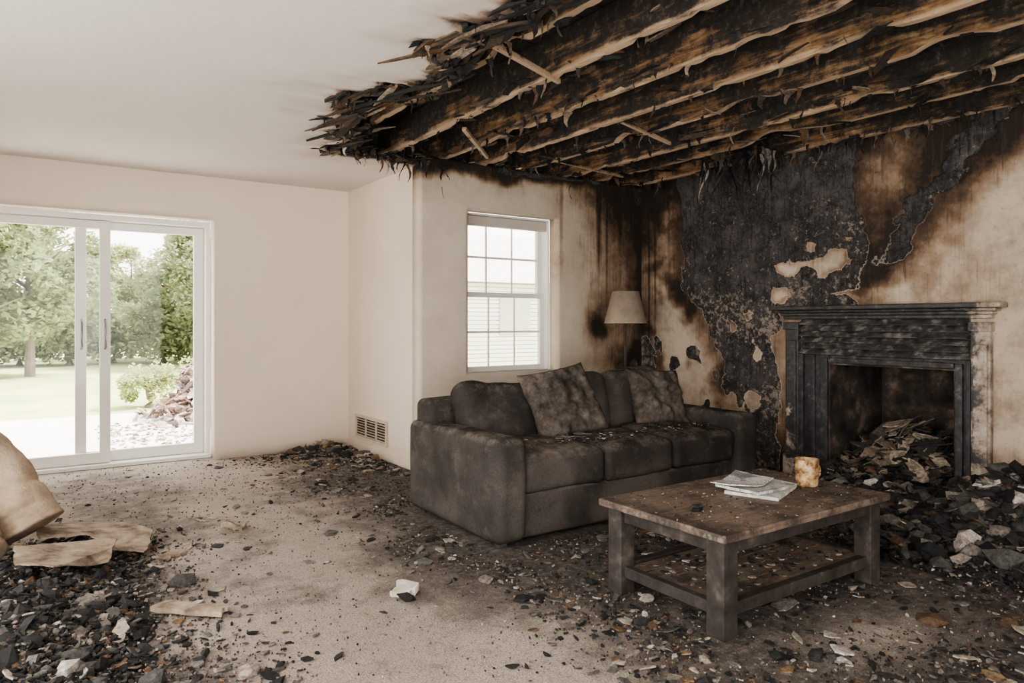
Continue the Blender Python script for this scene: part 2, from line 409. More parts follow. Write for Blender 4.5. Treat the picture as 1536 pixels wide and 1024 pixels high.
WX0,WX1,WZ0,WZ1=3.06,4.02,.77,2.14
def m_win(u,v):
    du=.10*fbm(u,v,2,2.5,4); dv=.10*fbm(u,v,7,2.5,4)
    x=u+du;z=v+dv
    s=1.2*gs(x,z,5.15,2.55,.62,.47)+.65*gs(x,z,5.25,1.9,.25,.45)+.9*gs(x,z,4.47,1.17,.10,.14)+1.1*gs(x,z,4.95,.85,.16,.16)+.4*gs(x,z,5.1,1.3,.2,.7)
    s+=.8*ss(2.42,2.52,z)+.38*ss(3.95,4.8,u)+.14*ss(2.15,2.45,z)
    s+=.08+.14*max(0,fbm(u,v,9,1.6,4))
    dr=ss(.3,.6,noise.noise(Vector((u*11,0,3))))*ss(1.6,2.45,v+.5*noise.noise(Vector((u*13,5,0))))
    s+=.5*dr*ss(2.62,2.8,u)*(.2 if u<4 else 1)
    dr2=ss(.35,.6,noise.noise(Vector((u*26,0,7))))*ss(.9,2.0,v+.7*noise.noise(Vector((u*21,5,0))))
    s+=.7*dr2*ss(3.9,4.4,u)
    c=ss(.35,.75,1.1*gs(x,z,5.2,2.6,.42,.36)+.9*gs(x,z,4.95,.82,.10,.10)+.8*ss(2.46,2.52,z)*ss(3.2,4.2,u)+.5*ss(2.49,2.53,z))
    return (c*.8,min(1.2,s),0)
gridsurf('wall_window',lin(XR,WX0,.025)+lin(WX0,WX1,.1)[1:]+lin(WX1,XF+.02,.02)[1:],lin(0,WZ0,.03)+lin(WZ0,WZ1,.03)[1:]+lin(WZ1,JB,.02)[1:],
         lambda u,v:(u,YW,v),lambda u,v: not(WX0<u<WX1 and WZ0<v<WZ1),m_win,WALLW,-.14)
# ---- fireplace wall
FY0,FY1,FZ=2.20,3.09,.89
CP=[(4.64,2.9),(4.56,2.2),(4.50,1.5),(4.10,.95),(3.98,.48),(3.66,-.2),(3.5,-.2),(3.55,1.25),(2.80,1.20),(2.80,1.95),(2.88,2.9)]
def m_fire(u,v):
    x=u+.09*fbm(u,v,1,2.2,5)+.04*fbm(u,v,3,9,3); z=v+.09*fbm(u,v,6,2.2,5)+.04*fbm(u,v,8,9,3)
    d=polysd(x,z,CP); c=ss(-.07,.10,d)
    pale=0
    for (cy,cz,sy,sz,k) in ((3.10,1.63,.20,.10,1.2),(3.45,1.62,.12,.08,1.0),(3.52,1.42,.09,.06,.9),(3.7,.95,.10,.14,.55),(2.98,1.40,.35,.05,.5),(3.80,.55,.10,.16,.6),(3.95,1.15,.07,.07,.5),(3.3,1.78,.06,.05,.7),(2.95,1.8,.07,.05,.6),(3.75,1.3,.06,.07,.6)):
        pale+=k*gs(x,z,cy,cz,sy,sz)
    c-=pale*1.0
    c-=.26*ss(.05,.5,fbm(u,v,12,3.2,5))*ss(1.9,1.2,v)
    t=(z-1.72)/.75
    cx=2.62-.55*t; w=.12+.05*max(0,t)
    band=math.exp(-((x-cx)/w)**2)*ss(1.45,1.75,z)
    c=max(c,.62*band)
    c=max(c,.85*ss(2.52,2.62,z))
    for (cy,cz,r) in ((4.62,.80,.07),(4.75,.62,.06),(4.05,.62,.07),(4.42,.88,.05),(5.0,.85,.14),(5.1,.6,.12),(4.3,.45,.06),(4.85,1.0,.05),(4.2,.75,.04)):
        c=max(c,.9*gs(x,z,cy,cz,r,r*1.25))
    right=ss(2.95,2.7,x)
    s=.60*ss(-.30,0,d)*(.45+.55*ss(.8,2.2,v))*(1-.40*right)+.75*math.exp(-((x-cx)/(w*2.2))**2)*ss(1.15,1.8,z)+.38*ss(2.2,2.65,z)
    s+=1.2*gs(x,z,5.25,2.3,.38,.5)+.6*gs(x,z,5.2,1.0,.3,.6)
    s+=.28*gs(x,z,2.1,2.5,.4,.3)
    s+=.45*ss(-.1,.5,fbm(u,v,15,2.4,5))*ss(3.3,4.0,u)+.16+.20*max(0,fbm(u,v,9,1.5,4))
    s+=.5*ss(.45,.0,v)
    dr=ss(.25,.6,noise.noise(Vector((u*9,0,9))))*ss(.7,2.1,v+.6*noise.noise(Vector((u*12,5,0))))
    dr3=ss(.28,.6,noise.noise(Vector((u*24,0,5))))*ss(.3,1.9,v+.8*noise.noise(Vector((u*19,5,0))))
    s+=(.45*dr+.55*dr3)*ss(2.6,4.2,u)
    s*=1-.75*min(1,pale)
    return (max(0,min(1,c)),max(0,min(1.1,s)),ss(2.2,1.3,v))
gridsurf('wall_fireplace',lin(YN,1.2,.1)+lin(1.2,FY0,.02)[1:]+lin(FY0,FY1,.03)[1:]+lin(FY1,YW+.14,.02)[1:],lin(0,FZ,.02)+lin(FZ,JT,.02)[1:],
         lambda u,v:(XF,u,v),lambda u,v: not(FY0<u<FY1 and v<FZ),m_fire,WALL,.14,
         disp=lambda u,v:(-.014*m_fire(u,v)[0]*(.5+fbm(u,v,2,6,4)) if 2<u<5.1 and v>.9 else 0,0,0))
bx('wall_left',XL-.12,XL,4.0,YB+.16,0,JT,WALLC,None,0)
bx('rear_light_block',2.4,XF+.14,YN-.12,YN,0,JT,WALLC,None,0)  # unseen wall, added to cut light from behind and darken the right
# ---- ceiling with torn edge
def tear(y):
    e=1.62+.10*noise.noise(Vector((0,y*1.7,4)))+.11*noise.noise(Vector((0,y*6,9)))+.09*noise.noise(Vector((0,y*19,2)))
    e+= .35*ss(4.2,5.1,y)
    e-=.16*gs(y,0,3.85,0,.16,1)
    e+=.16*gs(y,0,3.25,0,.2,1)-.14*gs(y,0,4.95,0,.10,1)-.10*gs(y,0,2.9,0,.1,1)
    return e
def tearY(x): return 5.13+.07*noise.noise(Vector((x*6,0,4)))+.05*noise.noise(Vector((x*17,0,4)))
def ckeep(u,v):
    if v>tearY(u): return u<XR+.02 or v>YW
    return u<tear(v)
def m_ceil(u,v):
    if v<tearY(u): d=u-tear(v)
    else: d=-math.hypot(max(0,1.9-u),v-tearY(u))
    n=fbm(u,v,0,3,4)
    s=.55*ss(-.10,0.02,d+.06*n)+.20*ss(-.40,-.03,d+.2*n)
    c=.95*ss(-.05,.0,d+.05*fbm(u,v,4,9,3))
    return (c,s,0)
gridsurf('ceiling',lin(XL-.1,1.0,.2)+lin(1.0,2.66,.02)[1:],lin(YN,1.0,.1)+lin(1.0,5.6,.02)[1:]+lin(5.6,YB+.1,.1)[1:],
         lambda u,v:(u,v,HC),ckeep,m_ceil,CEIL,-.03,
         disp=lambda u,v:(0,0,-.035*ss(-.12,.0,u-tear(v))*noise.noise(Vector((u*7,v*7,1))) if v<5.1 else 0))
# ---- joists & deck
def joist(name,x,y0,y1,w=.045,seed=0,parent=None):
    V=[];F=[];ys=lin(y0,y1,.04)
    dz=(0,.012,-.012,.004,-.006,.016,-.004,.01,0)[int(round(seed/1.7))]; lean=(.0,.01,-.008,.012,-.01,.006,.012,-.01,0)[int(round(seed/1.7))]
    cs=[(-.5,0),(-.5,.10),(-.5,.33),(-.5,.66),(-.5,1),(.5,1),(.5,.5),(.5,0),(0,0)]
    for y in ys:
        bow=.012*math.sin(y*.7+seed)
        for (a,b) in cs:
            k=noise.noise(Vector((a*3+seed,y*3,b*3)))*.006+noise.noise(Vector((a*3+seed,y*17,b*5)))*.007
            bite=max(0,noise.noise(Vector((seed*7,y*2.6,0)))-.22)*.13+max(0,noise.noise(Vector((seed*7,y*11,a)))-.25)*.05
            V.append((x+a*w+k+bow+lean*(1-b)*2,y,min(JT-.002,JB+(dz*(1-b))+b*(JT-JB)+(k*.5+bite if b<.2 else k*.3))))
    n=len(cs)
    for i in range(len(ys)-1):
        for k in range(n):
            F.append((i*n+k,i*n+(k+1)%n,(i+1)*n+(k+1)%n,(i+1)*n+k))
    F.append(tuple(range(n))); F.append(tuple((len(ys)-1)*n+k for k in reversed(range(n))))
    return add(name,V,F,JOIST,parent)
jp=P('ceiling_joists',(3.2,2,JB))
for i in range(9):
    joist('joist_%d'%(i+1),1.52+.43*i,YN,YW+.10,seed=i*1.7,parent=jp)
boxes('rim_board',[(1.3,XF-.01,YW+.10,YW+.14,JB,JT-.005)],CHAR,jp,0)
lathV=[];lathF=[]
for (x0,y0,x1,y1,z0,z1,w) in ((1.62,2.75,2.42,3.05,2.52,2.51,.035),(1.55,3.3,2.0,3.6,2.50,2.52,.03),(3.7,4.7,4.5,4.75,2.55,2.52,.03),(2.5,4.2,2.95,4.6,2.52,2.46,.03),(3.3,3.5,3.9,3.62,2.54,2.5,.028)):
    a=Vector((x0,y0,z0));b=Vector((x1,y1,z1));d=(b-a).normalized();s=d.cross(Vector((0,0,1)))*w/2;t=Vector((0,0,.012));n=len(lathV)
    lathV+=[a-s-t,a+s-t,a+s+t,a-s+t,b-s-t,b+s*.3-t,b+s*.3+t,b-s+t]
    lathF+=[(n,n+1,n+2,n+3),(n+4,n+7,n+6,n+5),(n,n+4,n+5,n+1),(n+1,n+5,n+6,n+2),(n+2,n+6,n+7,n+3),(n+3,n+7,n+4,n)]
add('broken_laths',lathV,lathF,JOIST,jp)
y=YN; bl=[]
while y<YB+.2:
    bl.append((XL-.12,XF+.14,y,y+.135,JT+.002+U(0,.008),JT+.03)); y+=.14
boxes('subfloor_deck',bl,DECK,None,0)
bx('subfloor_membrane',XL-.12,XF+.14,YN,YB+.2,JT+.032,JT+.06,DECK,None,0)

# ---- chips/debris
PAL=[((.014,.014,.014),22),((.040,.037,.036),22),((.105,.094,.085),20),((.22,.19,.165),16),((.36,.305,.25),10),((.50,.44,.37),5),((.16,.09,.045),8),((.28,.17,.09),4),((.64,.60,.56),1.5)]
PALD=[((.012,.012,.012),32),((.032,.030,.030),26),((.085,.08,.074),20),((.19,.165,.145),10),((.33,.28,.235),4),((.12,.07,.04),6),((.50,.45,.40),1.5)]
PALL=[((.40,.34,.28),20),((.50,.44,.38),16),((.22,.195,.175),20),((.62,.58,.54),6),((.13,.115,.105),16),((.28,.19,.115),7)]
PALC=[((.012,.012,.012),36),((.05,.035,.025),24),((.15,.105,.072),16),((.36,.28,.21),8),((.11,.06,.03),14),((.56,.50,.43),2)]
PALS=[((.012,.012,.012),36),((.05,.035,.025),24),((.13,.095,.07),16),((.26,.20,.15),8),((.11,.06,.03),10)]
def pick(p):
    t=R()*sum(w for _,w in p)
    for c,w in p:
        t-=w
        if t<=0: return c
    return p[0][0]
class Deb:
    def __init__(s): s.V=[];s.F=[];s.C=[]
    def chip(s,x,y,z,size,th,tilt,col,asp=None,rz=None,k=None,jag=.5):
        k=k or random.randint(4,8); asp=asp or U(.25,.9); rz=U(0,6.28) if rz is None else rz
        M=Matrix.Translation((x,y,z))@Matrix.Rotation(rz,4,'Z')@Matrix.Rotation(U(-tilt,tilt),4,'X')@Matrix.Rotation(U(-tilt,tilt),4,'Y')
        n=len(s.V); rs=[U(1-jag,1) for _ in range(k)]; curl=U(-.12,.2)
        for top in (0,1):
            for i in range(k):
                a=2*math.pi*(i+.35*(rs[i]-.7))/k; px=math.cos(a)*rs[i]*size/2; py=math.sin(a)*rs[i]*size/2*asp
                s.V.append(M@Vector((px,py,(th if top else 0)+curl*abs(px)))); s.C.append(col)
        s.F.append(tuple(n+i for i in reversed(range(k)))); s.F.append(tuple(n+k+i for i in range(k)))
        for i in range(k):
            j=(i+1)%k; s.F.append((n+i,n+j,n+k+j,n+k+i))
    def chunk(s,x,y,z,size,col,flat=.6):
        M=Matrix.Translation((x,y,z))@Matrix.Rotation(U(0,6.28),4,'Z')@Matrix.Rotation(U(-.6,.6),4,'X')
        n=len(s.V); g=1.618
        ico=[(-1,g,0),(1,g,0),(-1,-g,0),(1,-g,0),(0,-1,g),(0,1,g),(0,-1,-g),(0,1,-g),(g,0,-1),(g,0,1),(-g,0,-1),(-g,0,1)]
        sx,sy,sz=U(.7,1.4),U(.3,1),U(.3,1)*flat
        for p in ico:
            q=Vector(p)/1.9*size/2*U(.5,1.25); s.V.append(M@Vector((q.x*sx,q.y*sy,q.z*sz))); s.C.append(col)
        for f in [(0,11,5),(0,5,1),(0,1,7),(0,7,10),(0,10,11),(1,5,9),(5,11,4),(11,10,2),(10,7,6),(7,1,8),(3,9,4),(3,4,2),(3,2,6),(3,6,8),(3,8,9),(4,9,5),(2,4,11),(6,2,10),(8,6,7),(9,8,1)]:
            s.F.append(tuple(n+i for i in f))
    def out(s,name,parent=None): return add(name,s.V,s.F,CHIP,parent,False,s.C)
SOFA_R=(2.02,4.20,3.12,4.15)
def insofa(x,y,m=0): return SOFA_R[0]-m<x<SOFA_R[1]+m and SOFA_R[2]-m<y<SOFA_R[3]+m
def hR(x,y):
    h=.25*gs(x,y,4.75,1.75,.42,.38)+.15*gs(x,y,4.5,1.25,.6,.45)+.10*gs(x,y,4.6,2.6,.28,.6)+.06*gs(x,y,4.0,1.9,.4,.5)
    return max(0,h*(1+.5*fbm(x,y,1,3.5,4))-.018)
def hL(x,y):
    h=.11*gs(x,y,-.05,3.55,.38,.6)+.10*gs(x,y,-.2,2.8,.45,.5)+.05*gs(x,y,.2,4.2,.3,.4)
    return max(0,h*(1+.5*fbm(x,y,1,4,4))-.018)
def hB(x,y):
    h=.05*gs(x,y,2.25,6.40,.35,.2)+.045*gs(x,y,2.42,5.7,.14,.5)
    return max(0,h*(1+.7*fbm(x,y,1,5,4))-.016)
def dens(x,y):
    n=fbm(x,y,2,1.3,4)
    d=ss(1.3,2.1,x+.4*n)
    d*=.22+.78*ss(-.2,.35,fbm(x,y,6,2.4,4))
    d*=1-.7*gs(x,y,2.7,1.5,.45,.22)
    d=max(d,.6*gs(x,y,2.1,6.3,.5,.3))
    lp=ss(.95,.25,x+.2*n)*ss(4.9,4.4,y)*ss(1.8,2.4,y)
    return max(d,lp,.012)
D=Deb()
def scatter(deb,n,f,region,fn):
    c=0;tries=0
    while c<n and tries<n*60:
        tries+=1
        x=U(region[0],region[1]); y=U(region[2],region[3])
        if x>XR-.03 and y>YW-.03: continue
        if insofa(x,y,.02): continue
        if R()<f(x,y): fn(x,y); c+=1
room=(XL+.1,XF-.05,.9,YB-.05)
def H(x,y): return hR(x,y)+hL(x,y)+hB(x,y)
scatter(D,10500,dens,room,lambda x,y:D.chip(x,y,H(x,y)+.002,min(.12,.010+.020*random.expovariate(1)),U(.002,.007),.3,pick(PAL)))
scatter(D,30000,lambda x,y:max(dens(x,y),.11),room,lambda x,y:D.chip(x,y,H(x,y)+.001,U(.004,.015),U(.002,.007),.5,pick(PAL),k=4))
scatter(D,4500,dens,room,lambda x,y:D.chunk(x,y,H(x,y)+.005,.010+.018*random.expovariate(1),pick(PALD)))
scatter(D,180,dens,room,lambda x,y:D.chip(x,y,H(x,y)+.004,U(.05,.14),.006,.18,pick(PALL),k=11,jag=.4))
scatter(D,36,lambda x,y:.6 if x<2.2 else .1,(.6,3.0,1.8,6.4),lambda x,y:D.chip(x,y,.003,U(.04,.10),.006,.2,pick(PALL),k=11,jag=.4))
scatter(D,800,lambda x,y:min(1,hB(x,y)*20),(1.2,XR,4.9,YB),lambda x,y:D.chip(x,y,H(x,y)+.004,U(.02,.10),.006,.35,pick(PAL if R()<.4 else PALL)))
D.out('floor_debris')
def mound(name,hf,x0,x1,y0,y1,chips,pal,big=1.0,paper=0,psz=1.0):
    p=P(name,((x0+x1)/2,(y0+y1)/2,0))
    us=lin(x0,x1,.02);vs=lin(y0,y1,.02);V=[(u,v,max(-.004,hf(u,v)-.006+(.02*noise.noise(Vector((u*25,v*25,0))) if hf(u,v)>0.01 else 0))) for u in us for v in vs];nv=len(vs);F=[]
    for i in range(len(us)-1):
        for j in range(nv-1): F.append((i*nv+j,(i+1)*nv+j,(i+1)*nv+j+1,i*nv+j+1))
    add('ash_mound',V,F,CHAR,p,True)
    d=Deb(); c=0;t=0
    while c<chips and t<chips*40:
        t+=1;x=U(x0,x1);y=U(y0,y1);h=hf(x,y)
        if R()<min(1,h*9):
            c+=1; sz=(.010+.022*random.expovariate(1))*big
            if R()<.5: d.chip(x,y,h+.004,min(.2,sz*1.7),U(.003,.010),.6,pick(pal))
            else: d.chunk(x,y,h+sz*.2,min(.16,sz*1.4),pick(pal),.9)
    for _ in range(paper):
        x=U(x0+.2,x1-.2);y=U(y0+.2,y1-.2)
        if hf(x,y)>.03: d.chip(x,y,hf(x,y)+.02,U(.08,.20)*psz,.006,.5,pick(PALL),k=11)
    d.out('rubble',p); return p
mound('rubble_heap',hR,3.4,XF-.03,.5,3.3,11000,PALD,1.0,100,.9)
mound('rubble_heap',hL,XL+.1,.75,1.9,4.9,12000,PALD,.55,70,.6)
mound('rubble_heap',hB,1.3,XR-.03,5.0,YB-.03,1500,PAL,.8,30)

# torn ceiling scraps
D=Deb()
for i in range(520):
    y=U(.9,5.1); x=tear(y)+U(-.03,.17)
    D.chip(x,y,HC+U(-.010,.06),U(.10,.50),.006,.10,pick(PALC),asp=U(.06,.2),rz=1.57+random.gauss(0,.15),k=7,jag=.35)
for i in range(260):
    y=U(.9,5.1); x=tear(y)+U(-.02,.10)
    D.chip(x,y,HC+U(-.01,.04),U(.03,.14),.006,.4,pick(PALC),asp=U(.3,.7))
# long splinters reaching out under the sound ceiling
for i in range(26):
    y=U(2.2,5.0); x=tear(y)+U(-.02,.08)
    D.chip(x,y+.1,HC-.012,U(.3,.7),.008,.05,pick(PALC),asp=U(.04,.09),rz=1.57+U(.1,.55),k=7,jag=.3)
for i in range(110):
    x=U(1.7,2.65); D.chip(x,tearY(x)-U(-.02,.14),HC+U(-.01,.05),U(.05,.28),.006,.25,pick(PALC),asp=U(.08,.35),rz=1.57+random.gauss(0,.5))
for i in range(260):
    x=U(2.62,XF-.1); D.chip(x,YW-U(0.0,.10),U(2.46,2.58),U(.03,.15),.006,1.0,pick(PALC),asp=U(.2,.6))
for i in range(200):
    y=U(1.4,5.1); D.chip(XF-U(.03,.12),y,U(2.46,2.62),U(.04,.16),.006,1.0,pick(PALC),asp=U(.2,.6))
for i in range(240):
    j=random.randint(1,8); x=1.52+.43*j+random.gauss(0,.06); y=U(1.5,5.15)
    D.chip(x,y,JB+U(-.012,.06),U(.05,.30),.006,.35,pick(PALS),asp=U(.15,.5),rz=1.57+random.gauss(0,.3),k=9,jag=.6)
D.out('torn_plasterboard')
V=[];F=[];C=[]
def shred(x,y,z,L,w,col):
    n=len(V);k=8;a=U(0,3.14);dx,dy=math.cos(a),math.sin(a);sx=U(-.3,.3);sy=U(-.3,.3);ph=U(0,9)
    am=.08*L
    for i in range(k+1):
        t=i/k; ww=w*(1-t*.85)*(.5+1.0*abs(noise.noise(Vector((ph,t*4,0)))))
        cx=x+sx*L*t+am*math.sin(ph+t*6);cy=y+sy*L*t+am*math.cos(ph*2+t*5);cz=z-L*t
        V.append((cx-dx*ww,cy-dy*ww,cz));V.append((cx+dx*ww,cy+dy*ww,cz+U(-.01,.01)));C.extend([col,col])
    for i in range(k): F.append((n+2*i,n+2*i+1,n+2*i+3,n+2*i+2))
for i in range(200):
    j=random.randint(1,8); shred(1.52+.43*j+U(-.03,.03),U(1.6,5.1),JB+.03,U(.04,.13),U(.01,.045),pick(PALS))
for i in range(110): shred(U(2.5,XF-.1),YW-U(.02,.12),JB-.01,U(.05,.22),U(.006,.035),pick(PALS))
for i in range(90): shred(XF-U(.03,.3),U(2,5),JB+.02,U(.05,.2),U(.008,.045),pick(PALS))
for i in range(44): shred(U(4.6,5.0),U(3.4,4.0),JB+.02,U(.1,.34),U(.01,.04),pick(PALD))
for i in range(45): 
    y=U(2.2,5.0); shred(tear(y)+U(0,.12),y,HC+.01,U(.03,.10),U(.012,.04),pick(PALC))
for i in range(26): shred(U(1.9,2.9),5.05+U(-.05,.08),HC+.02,U(.05,.15),U(.012,.04),pick(PALC))
shred(2.78,YW-.06,2.5,.42,.012,(.02,.018,.016)); shred(2.8,YW-.07,2.5,.3,.008,(.02,.018,.016))
add('hanging_insulation',V,F,CHIP,None,False,C)

# ------------------------------------------------------------ window
w=P('window_1',(3.54,YW,WZ0))
c=.075
boxes('casing',[(WX0-c,WX0,YW-.025,YW,WZ0-.02,WZ1+c),(WX1,WX1+c,YW-.025,YW,WZ0-.02,WZ1+c),(WX0-c-.01,WX1+c+.01,YW-.03,YW,WZ1,WZ1+c)],WHITE,w)
boxes('sill',[(WX0-c-.03,WX1+c+.03,YW-.07,YW+.13,WZ0-.03,WZ0),(WX0-c,WX1+c,YW-.02,YW,WZ0-.09,WZ0-.03)],WHITE,w)
boxes('jamb',[(WX0,WX0+.02,YW,YW+.14,WZ0,WZ1),(WX1-.02,WX1,YW,YW+.14,WZ0,WZ1),(WX0,WX1,YW,YW+.14,WZ1-.02,WZ1)],WHITE,w)
def sash(name,x0,x1,z0,z1,y,nx,nz,fw=.045):
    L=[(x0,x0+fw,y,y+.04,z0,z1),(x1-fw,x1,y,y+.04,z0,z1),(x0,x1,y,y+.04,z0,z0+fw),(x0,x1,y,y+.04,z1-fw,z1)]
    for i in range(1,nx):
        x=x0+fw+(x1-x0-2*fw)*i/nx; L.append((x-.009,x+.009,y+.008,y+.03,z0,z1))
    for i in range(1,nz):
        z=z0+fw+(z1-z0-2*fw)*i/nz; L.append((x0,x1,y+.008,y+.03,z-.009,z+.009))
    boxes(name,L,WHITE,w,.002); 
    bx(name+'_glass',x0+.01,x1-.01,y+.018,y+.022,z0+.01,z1-.01,GLASS,w,0)
sash('lower_sash',WX0+.02,WX1-.02,WZ0,1.46,YW+.06,3,2)
sash('upper_sash',WX0+.02,WX1-.02,1.42,WZ1-.02,YW+.10,3,2)
boxes('roller_blind',[(WX0+.02,WX1-.02,YW+.01,YW+.055,WZ1-.11,WZ1-.02)],simple('blind_white',[(.3,(.50,.45,.40)),(.7,(.56,.51,.45))],4,.7,0),w,.015)
# ------------------------------------------------------------ sliding door
d=P('door_1',(.45,YB,0)); c=.085
boxes('casing',[(DX0-c,DX0,YB-.03,YB,0,DZ+c),(DX1,DX1+c,YB-.03,YB,0,DZ+c),(DX0-c-.012,DX1+c+.012,YB-.035,YB,DZ,DZ+c)],WHITE,d)
boxes('frame',[(DX0,DX0+.04,YB,YB+.16,0,DZ),(DX1-.04,DX1,YB,YB+.16,0,DZ),(DX0,DX1,YB,YB+.16,DZ-.05,DZ),(DX0,DX1,YB-.03,YB+.18,0,.035)],WHITE,d)
def panel(name,x0,x1,y,fw=.08):
    z0,z1=.035,DZ-.05
    boxes(name,[(x0,x0+fw,y,y+.045,z0,z1),(x1-fw,x1,y,y+.045,z0,z1),(x0,x1,y,y+.045,z0,z0+.09),(x0,x1,y,y+.045,z1-.07,z1)],WHITE,d)
    bx(name+'_glass',x0+.02,x1-.02,y+.02,y+.025,z0+.02,z1-.02,GLASS,d,0)
panel('sliding_panel',DX0+.04,.625,YB+.04); panel('fixed_panel',.375,DX1-.04,YB+.10)
for nm,xx,yy in (('handle_1',.585,YB+.04),('handle_2',.42,YB+.10)):
    V,F=sweep([(xx,yy,.98),(xx,yy-.035,1.0),(xx,yy-.04,1.1),(xx,yy-.035,1.2),(xx,yy,1.22)],[.009]*5,8); add(nm,V,F,METAL,d,True)
bx('baseboard_back',DX1+.09,XR-.016,YB-.015,YB,0,.09,CREAMP)
bx('baseboard_return',XR-.015,XR,YW,YB,0,.09,CREAMP)
bx('baseboard_window',XR,XF-.01,YW-.015,YW,0,.10,CREAMP)
v=P('wall_vent',(XR,6.03,.2))
boxes('vent_frame',[(XR-.02,XR,5.68,6.38,.12,.145),(XR-.02,XR,5.68,6.38,.315,.34),(XR-.02,XR,5.68,5.71,.12,.34),(XR-.02,XR,6.35,6.38,.12,.34),(XR-.02,XR,5.9,5.92,.12,.34),(XR-.02,XR,6.13,6.15,.12,.34)]+[(XR-.016,XR-.004,5.7,6.36,.15+.024*i,.158+.024*i) for i in range(7)],TANM,v,.001)
bx('vent_back',XR-.004,XR-.001,5.7,6.36,.13,.33,DARKSLOT,v,0)
v=P('wall_vent',(2.0,YB,.2))
boxes('vent_frame',[(1.87,2.15,YB-.018,YB,.125,.145),(1.87,2.15,YB-.018,YB,.285,.305),(1.87,1.89,YB-.018,YB,.125,.305),(2.13,2.15,YB-.018,YB,.125,.305)]+[(1.88,2.14,YB-.014,YB-.006,.155+.02*i,.166+.02*i) for i in range(7)],PLATE,v,.001)
bx('vent_back',1.88,2.14,YB-.005,YB-.001,.13,.30,TANM,v,0)
v=P('light_switch',(1.67,YB,1.15))
boxes('plate',[(1.61,1.71,YB-.012,YB,1.10,1.19)],PLATE,v); boxes('rocker',[(1.63,1.655,YB-.02,YB-.011,1.125,1.165),(1.665,1.69,YB-.02,YB-.011,1.125,1.165)],TANM,v,.001)
v=P('cable_outlet',(2.17,YB,.37))
V,F=lathe([(0,0),(.035,0),(.035,.012),(.015,.03),(0,.034)],0,0,0,20); V=[(2.17+x,YB-z,.37+y) for x,y,z in V]; add('cap',V,F,PLATE,v,True)
V,F=sweep([(2.17,YB-.02,.36),(2.15,YB-.05,.33),(2.13,YB-.03,.30),(2.10,YB-.015,.27)],[.005]*4,6); add('cable',V,F,DARKSLOT,v,True)
v=P('power_outlet',(4.35,YW,1.15)); boxes('plate',[(4.28,4.35,YW-.008,YW,1.13,1.21)],CREAMP,v); boxes('sockets',[(4.30,4.33,YW-.011,YW-.007,1.145,1.165),(4.30,4.33,YW-.011,YW-.007,1.175,1.195)],TANM,v,.001)

# ------------------------------------------------------------ fireplace
fp=P('fireplace',(XF,2.7,0)); G=.003
X0=5.02
boxes('pilasters',[(X0,XF-G,1.985,2.10,0,1.20),(X0,XF-G,3.33,3.445,0,1.20),
  (X0-.015,X0+.01,2.0,2.085,.22,1.06),(X0-.015,X0+.01,3.345,3.43,.22,1.06),
  (X0-.025,XF-G,1.97,2.115,0,.16),(X0-.025,XF-G,3.315,3.46,0,.16),(X0-.02,XF-G,1.975,2.11,1.14,1.20),(X0-.02,XF-G,3.32,3.455,1.14,1.20)],MANTEL,fp,.006)
boxes('frieze',[(X0+.05,XF-G,2.10,3.33,.94,1.26)],MANTEL,fp,.005)
V=[];F=[];nr=6;hh=.27/nr
for i in range(nr):
    z=.955+hh*i; n=len(V)
    sec=[(X0+.05,z+hh),(X0+.035,z+hh*.98),(X0-.004,z+hh*.40),(X0-.020,z+hh*.16),(X0-.014,z+hh*.03),(X0+.05,z)]
    for (x,zz) in sec: V+=[(x,2.115,zz),(x,3.315,zz)]
    m_=len(sec)
    for k in range(m_):
        k2=(k+1)%m_; F.append((n+2*k,n+2*k+1,n+2*k2+1,n+2*k2))
    F.append(tuple(n+2*k for k in range(m_)));F.append(tuple(n+2*k+1 for k in reversed(range(m_))))
add('louvred_panel',V,F,LOUV,fp)
boxes('inner_surround',[(X0+.03,XF-G,2.10,2.20,0,.955),(X0+.03,XF-G,3.09,3.33,0,.955),(X0+.03,XF-G,2.2,3.09,.89,.955),
   (X0+.005,X0+.035,2.15,2.20,0,.93),(X0+.005,X0+.035,3.09,3.15,0,.93),(X0+.005,X0+.035,2.2,3.09,.89,.935),
   (X0+.015,X0+.035,3.20,3.23,0,.95),(X0-.002,X0+.035,3.29,3.33,0,.955),(X0-.002,X0+.035,2.10,2.13,0,.955)],SLIP,fp,.005)
boxes('mantel_shelf',[(X0-.015,XF-G,1.975,3.455,1.222,1.25),(X0-.035,XF-G,1.96,3.47,1.248,1.272),(X0-.06,XF-G,1.935,3.495,1.27,1.292),(X0-.09,XF-G,1.90,3.53,1.29,1.327)],MANTEL,fp,.009)
boxes('firebox',[(XF+.59,XF+.64,FY0-.05,FY1+.05,0,1.0),(XF-.15,XF+.6,FY0-.05,FY0+.012,0,FZ+.1),(XF-.15,XF+.6,FY1-.012,FY1+.05,0,FZ+.1),(XF-.15,XF+.6,FY0,FY1,FZ-.012,FZ+.05),(XF-.02,XF+.6,FY0,FY1,-.02,.03)],BLACKM,fp,0)
D=Deb()
def hF(x,y): return .12+.29*gs(x,y,5.36,2.60,.26,.42)
PALF=[((.014,.013,.013),24),((.05,.045,.042),22),((.13,.11,.095),16),((.26,.20,.15),10),((.42,.34,.26),5),((.14,.08,.045),8)]
for i in range(1900):
    x=U(4.95,5.7);y=U(FY0+.05,FY1-.05);h=hF(x,y)
    if R()<.6:D.chunk(x,y,h*U(.5,1.05),U(.03,.11),pick(PALF),.8)
    else: D.chip(x,y,h*U(.7,1.08)+.01,U(.05,.16),.006,.7,pick(PALF))
